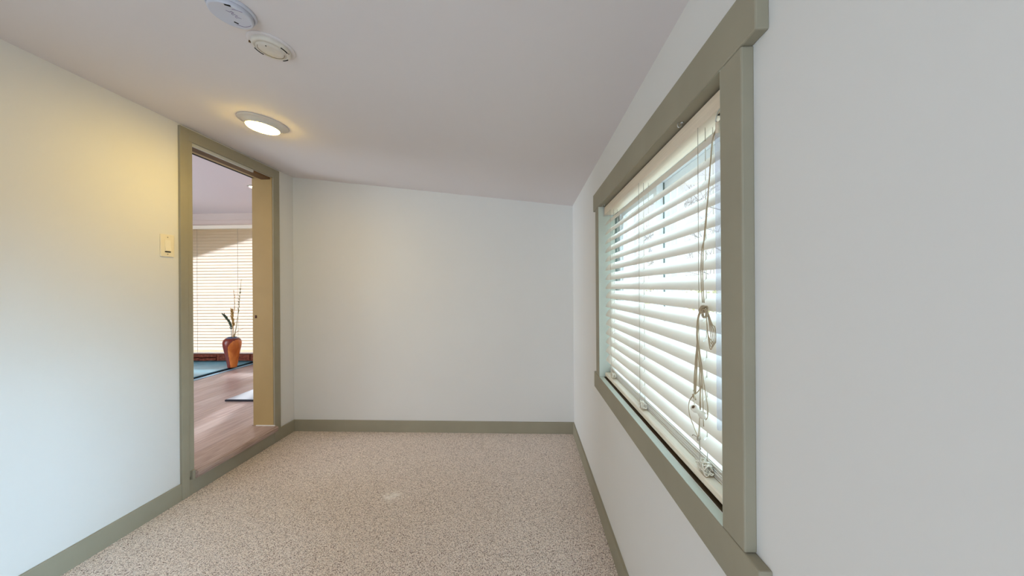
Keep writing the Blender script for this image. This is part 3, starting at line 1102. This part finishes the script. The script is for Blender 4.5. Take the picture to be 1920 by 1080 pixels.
random.seed(21)
stem_pts = [
    ('leafy_stem', 'dark green leafy stem leaning left in the vase', [(-4.395, 0.60), (-4.427, 0.77), (-4.475, 0.86), (-4.520, 0.925)], LEAFM, 'leaf'),
    ('wheat_stalk', 'thick straw-coloured seed head standing in the middle of the vase', [(-4.385, 0.60), (-4.39, 0.75), (-4.40, 0.88), (-4.405, 0.985)], STRAW, 'seed'),
    ('grass_stem', 'thin straight straw stem rising behind the seed head in the vase', [(-4.385, 0.60), (-4.38, 0.85), (-4.372, 1.08), (-4.362, 1.30)], STRAW, 'seedthin'),
    ('grass_stem', 'tallest thin green stem leaning right from the vase', [(-4.375, 0.60), (-4.335, 0.85), (-4.295, 1.10), (-4.252, 1.46)], STRAWG, 'tall'),
    ('grass_stem', 'short dry twig bending right just above the vase rim', [(-4.375, 0.60), (-4.34, 0.66), (-4.29, 0.70), (-4.235, 0.72)], STRAW, 'twig'),
    ('grass_stem', 'pale green blade close beside the tallest stem of the vase', [(-4.37, 0.60), (-4.325, 0.76), (-4.305, 0.92), (-4.300, 1.00)], STRAWG, 'blade'),
]
for name, lab, pts, m, style in stem_pts:
    t = empty(name, V0)
    tag(t, lab, 'dried plant', None)
    path = [V0 + Vector((0, 0, -0.1))] + [P(x, z, random.uniform(-0.02, 0.02)) for x, z in pts]
    part('stem', tube(bmesh.new(), path, 0.0045, 5, r1=0.0018, curve=4), m, t, smooth=True)
    sp = smoothpts(path, 8)
    n = len(sp)
    if style == 'leaf':
        for i in range(int(n * 0.40), n, 1):
            d = (sp[min(i + 1, n - 1)] - sp[i - 1]).normalized()
            for sgn in (-1, 1):
                tip = sp[i] + (d * 0.9 + Vector((0.55 * sgn, random.uniform(-0.2, 0.2), 0)) * 1.0) * 0.042
                part('leaf', leaf(bmesh.new(), sp[i], tip, 0.007), LEAFM, t)
    elif style in ('seed', 'seedthin', 'tall'):
        bm = bmesh.new()
        lo = {'seed': 0.50, 'seedthin': 0.40, 'tall': 0.62}[style]
        w = {'seed': 0.008, 'seedthin': 0.005, 'tall': 0.005}[style]
        ln = {'seed': 0.050, 'seedthin': 0.03, 'tall': 0.032}[style]
        cnt = {'seed': 46, 'seedthin': 12, 'tall': 20}[style]
        for i in range(cnt):
            q = sp[min(n - 1, int(n * (lo + (1 - lo) * (0.7 if style == 'tall' else 0.95) * i / cnt)))]
            a = random.uniform(0, 2 * PI)
            leaf(bm, q, q + Vector((math.cos(a) * ln * 0.4, math.sin(a) * ln * 0.4, ln)), w, 3)
        part('seed_head', bm, m, t, kind='stuff')

# floor mat
mt = empty('floor_mat', (-2.7, 3.9, ZF))
tag(mt, 'pale grey floor mat with black edge on the wooden floor beyond the doorway', 'mat')
part('mat_edge', bx(-3.125, -2.40, 3.405, 4.35, ZF + 0.0005, ZF + 0.016, bev=0.003), MATEDGE, mt)
part('mat_top', bx(-3.115, -2.41, 3.418, 4.34, ZF + 0.0165, ZF + 0.019, bev=0.001), MATTOP, mt)

# small spotlight on the next room's ceiling
sl = empty('ceiling_spotlight', (-3.24, 3.915, ZC))
tag(sl, 'small bright spotlight on the ceiling of the room beyond the door', 'lamp')
part('housing', lathe(bmesh.new(), flip([(0, -0.001), (0.045, -0.001), (0.045, 0.004), (0.036, 0.008), (0.034, 0.012), (0.030, 0.010), (0, 0.010)]), (-3.24, 3.915, ZC), 32), SCREW, sl, smooth=True)
part('bulb', lathe(bmesh.new(), flip([(0.028, 0.011), (0.024, 0.017), (0, 0.020)]), (-3.24, 3.915, ZC), 24), SPOTLIT, sl, smooth=True)

# ------------------------------------------------------------------ outside
struct('ground', bx(-30, 40, -30, 60, -0.45, -0.35), GRASS)
# roof eave and gable board over the far window: shades the upper left of that blind
ev = empty('roof_eave', (-5.0, YN1 + 0.12, 2.62))
tag(ev, 'brown gabled roof overhang outside above the far blind', 'roof')
bm = bmesh.new()
prism(bm, [(-8.2, 1.10), (-2.6, 2.81), (-2.6, 3.75), (-8.2, 2.04)], YN1 + 0.40, YN1 + 0.44)
part('barge_board', bm, EAVE, ev)
bm = bmesh.new()
prism(bm, [(-8.2, 1.19), (-2.6, 2.90), (-2.6, 2.95), (-8.2, 1.24)], YN1 + 0.121, YN1 + 0.44)
part('soffit', bm, EAVE, ev)

# neighbouring porch of pale upright boards with open bays
pr = empty('garden_porch', (3.0, 7.2, -0.35))
tag(pr, 'pale board-clad porch with open bays, seen through the blind slats', 'porch')
random.seed(5)


def boards(x0, x1, y, z0, z1, w=0.14):
    x = x0
    while x < x1 - 0.02:
        b = min(x + w, x1)
        part('board', bx(x + 0.004, b - 0.004, y, y + 0.022 + random.uniform(0, 0.01), z0, z1), random.choice((SIDING, SIDING, SIDINGB)), pr)
        x += w


boards(1.62, 2.46, 7.2, -0.35, 3.4)
boards(2.86, 3.30, 7.2, -0.35, 3.4)
boards(2.46, 2.86, 7.2, -0.35, 0.62)
boards(3.30, 4.6, 7.2, -0.35, 0.62)
for x in (1.55, 2.84, 4.6):
    part('post', bx(x - 0.05, x + 0.05, 7.12, 7.20, -0.35, 3.45, bev=0.005), SIDING, pr)
part('top_rail', bx(1.45, 4.7, 7.10, 7.24, 3.42, 3.56, bev=0.005), SIDING, pr)
part('bay_rail', bx(1.5, 4.65, 7.14, 7.20, 0.60, 0.68, bev=0.005), SIDING, pr)

# bare trees


def bare_tree(loc, h, seed, lab):
    random.seed(seed)
    t = empty('bare_tree', loc)
    tag(t, lab, 'tree')
    L = Vector(loc)
    bm = bmesh.new()
    tube(bm, [L, L + Vector((0.05, 0, h * 0.3)), L + Vector((-0.05, 0.05, h * 0.6)), L + Vector((0.1, 0, h))], 0.09, 7, r1=0.02, curve=3)
    part('trunk', bm, BARK, t, smooth=True)
    bm = bmesh.new()

    def grow(p, d, ln, r, lev):
        mid = p + d * ln * 0.5 + Vector((random.uniform(-.1, .1), random.uniform(-.1, .1), random.uniform(-.05, .1))) * ln
        q = p + d * ln
        tube(bm, [p, mid, q], r, 4, r1=r * 0.5, curve=2)
        if lev > 0:
            for k in range(3 if lev > 1 else 4):
                nd = (d + Vector((random.uniform(-.9, .9), random.uniform(-.9, .9), random.uniform(-.4, .8)))).normalized()
                grow(p + d * ln * random.uniform(0.4, 1.0), nd, ln * random.uniform(.5, .72), r * 0.55, lev - 1)
    for i in range(12):
        z = h * (0.22 + 0.75 * i / 12)
        a = i * 2.4
        grow(L + Vector((0, 0, z)), Vector((math.cos(a), math.sin(a), 0.5)).normalized(), h * 0.26, 0.028, 3)
    part('branches', bm, BARK, t, kind='stuff')


bare_tree((3.4, 10.5, -0.35), 5.5, 1, 'leafless tree behind the pale porch, between its boards')
bare_tree((8.6, 14.5, -0.35), 6.0, 2, 'leafless tree standing right of the pale porch outside')

# hedge of dry leaves past the porch
hd = empty('hedge', (4.2, 8.6, -0.35))
tag(hd, 'low dry hedge with pale leaves behind the porch', 'hedge')
random.seed(9)
bm = bmesh.new()
for i in range(2600):
    q = Vector((random.uniform(1.4, 7.5), random.uniform(8.3, 9.0), random.uniform(-0.35, 1.25)))
    a = random.uniform(0, 6.28)
    leaf(bm, q, q + Vector((math.cos(a), math.sin(a), random.uniform(-.5, .8))) * 0.10, 0.03, 2)
part('hedge_leaves', bm, HEDGE, hd, kind='stuff')
bm = bmesh.new()
for i in range(14):
    tube(bm, [(1.7 + i * 0.42, 8.65, -0.35), (1.75 + i * 0.42, 8.6, 0.4), (1.7 + i * 0.42, 8.65, 1.0)], 0.02, 5, r1=0.008, curve=3)
part('hedge_stems', bm, BARK, hd, kind='stuff')
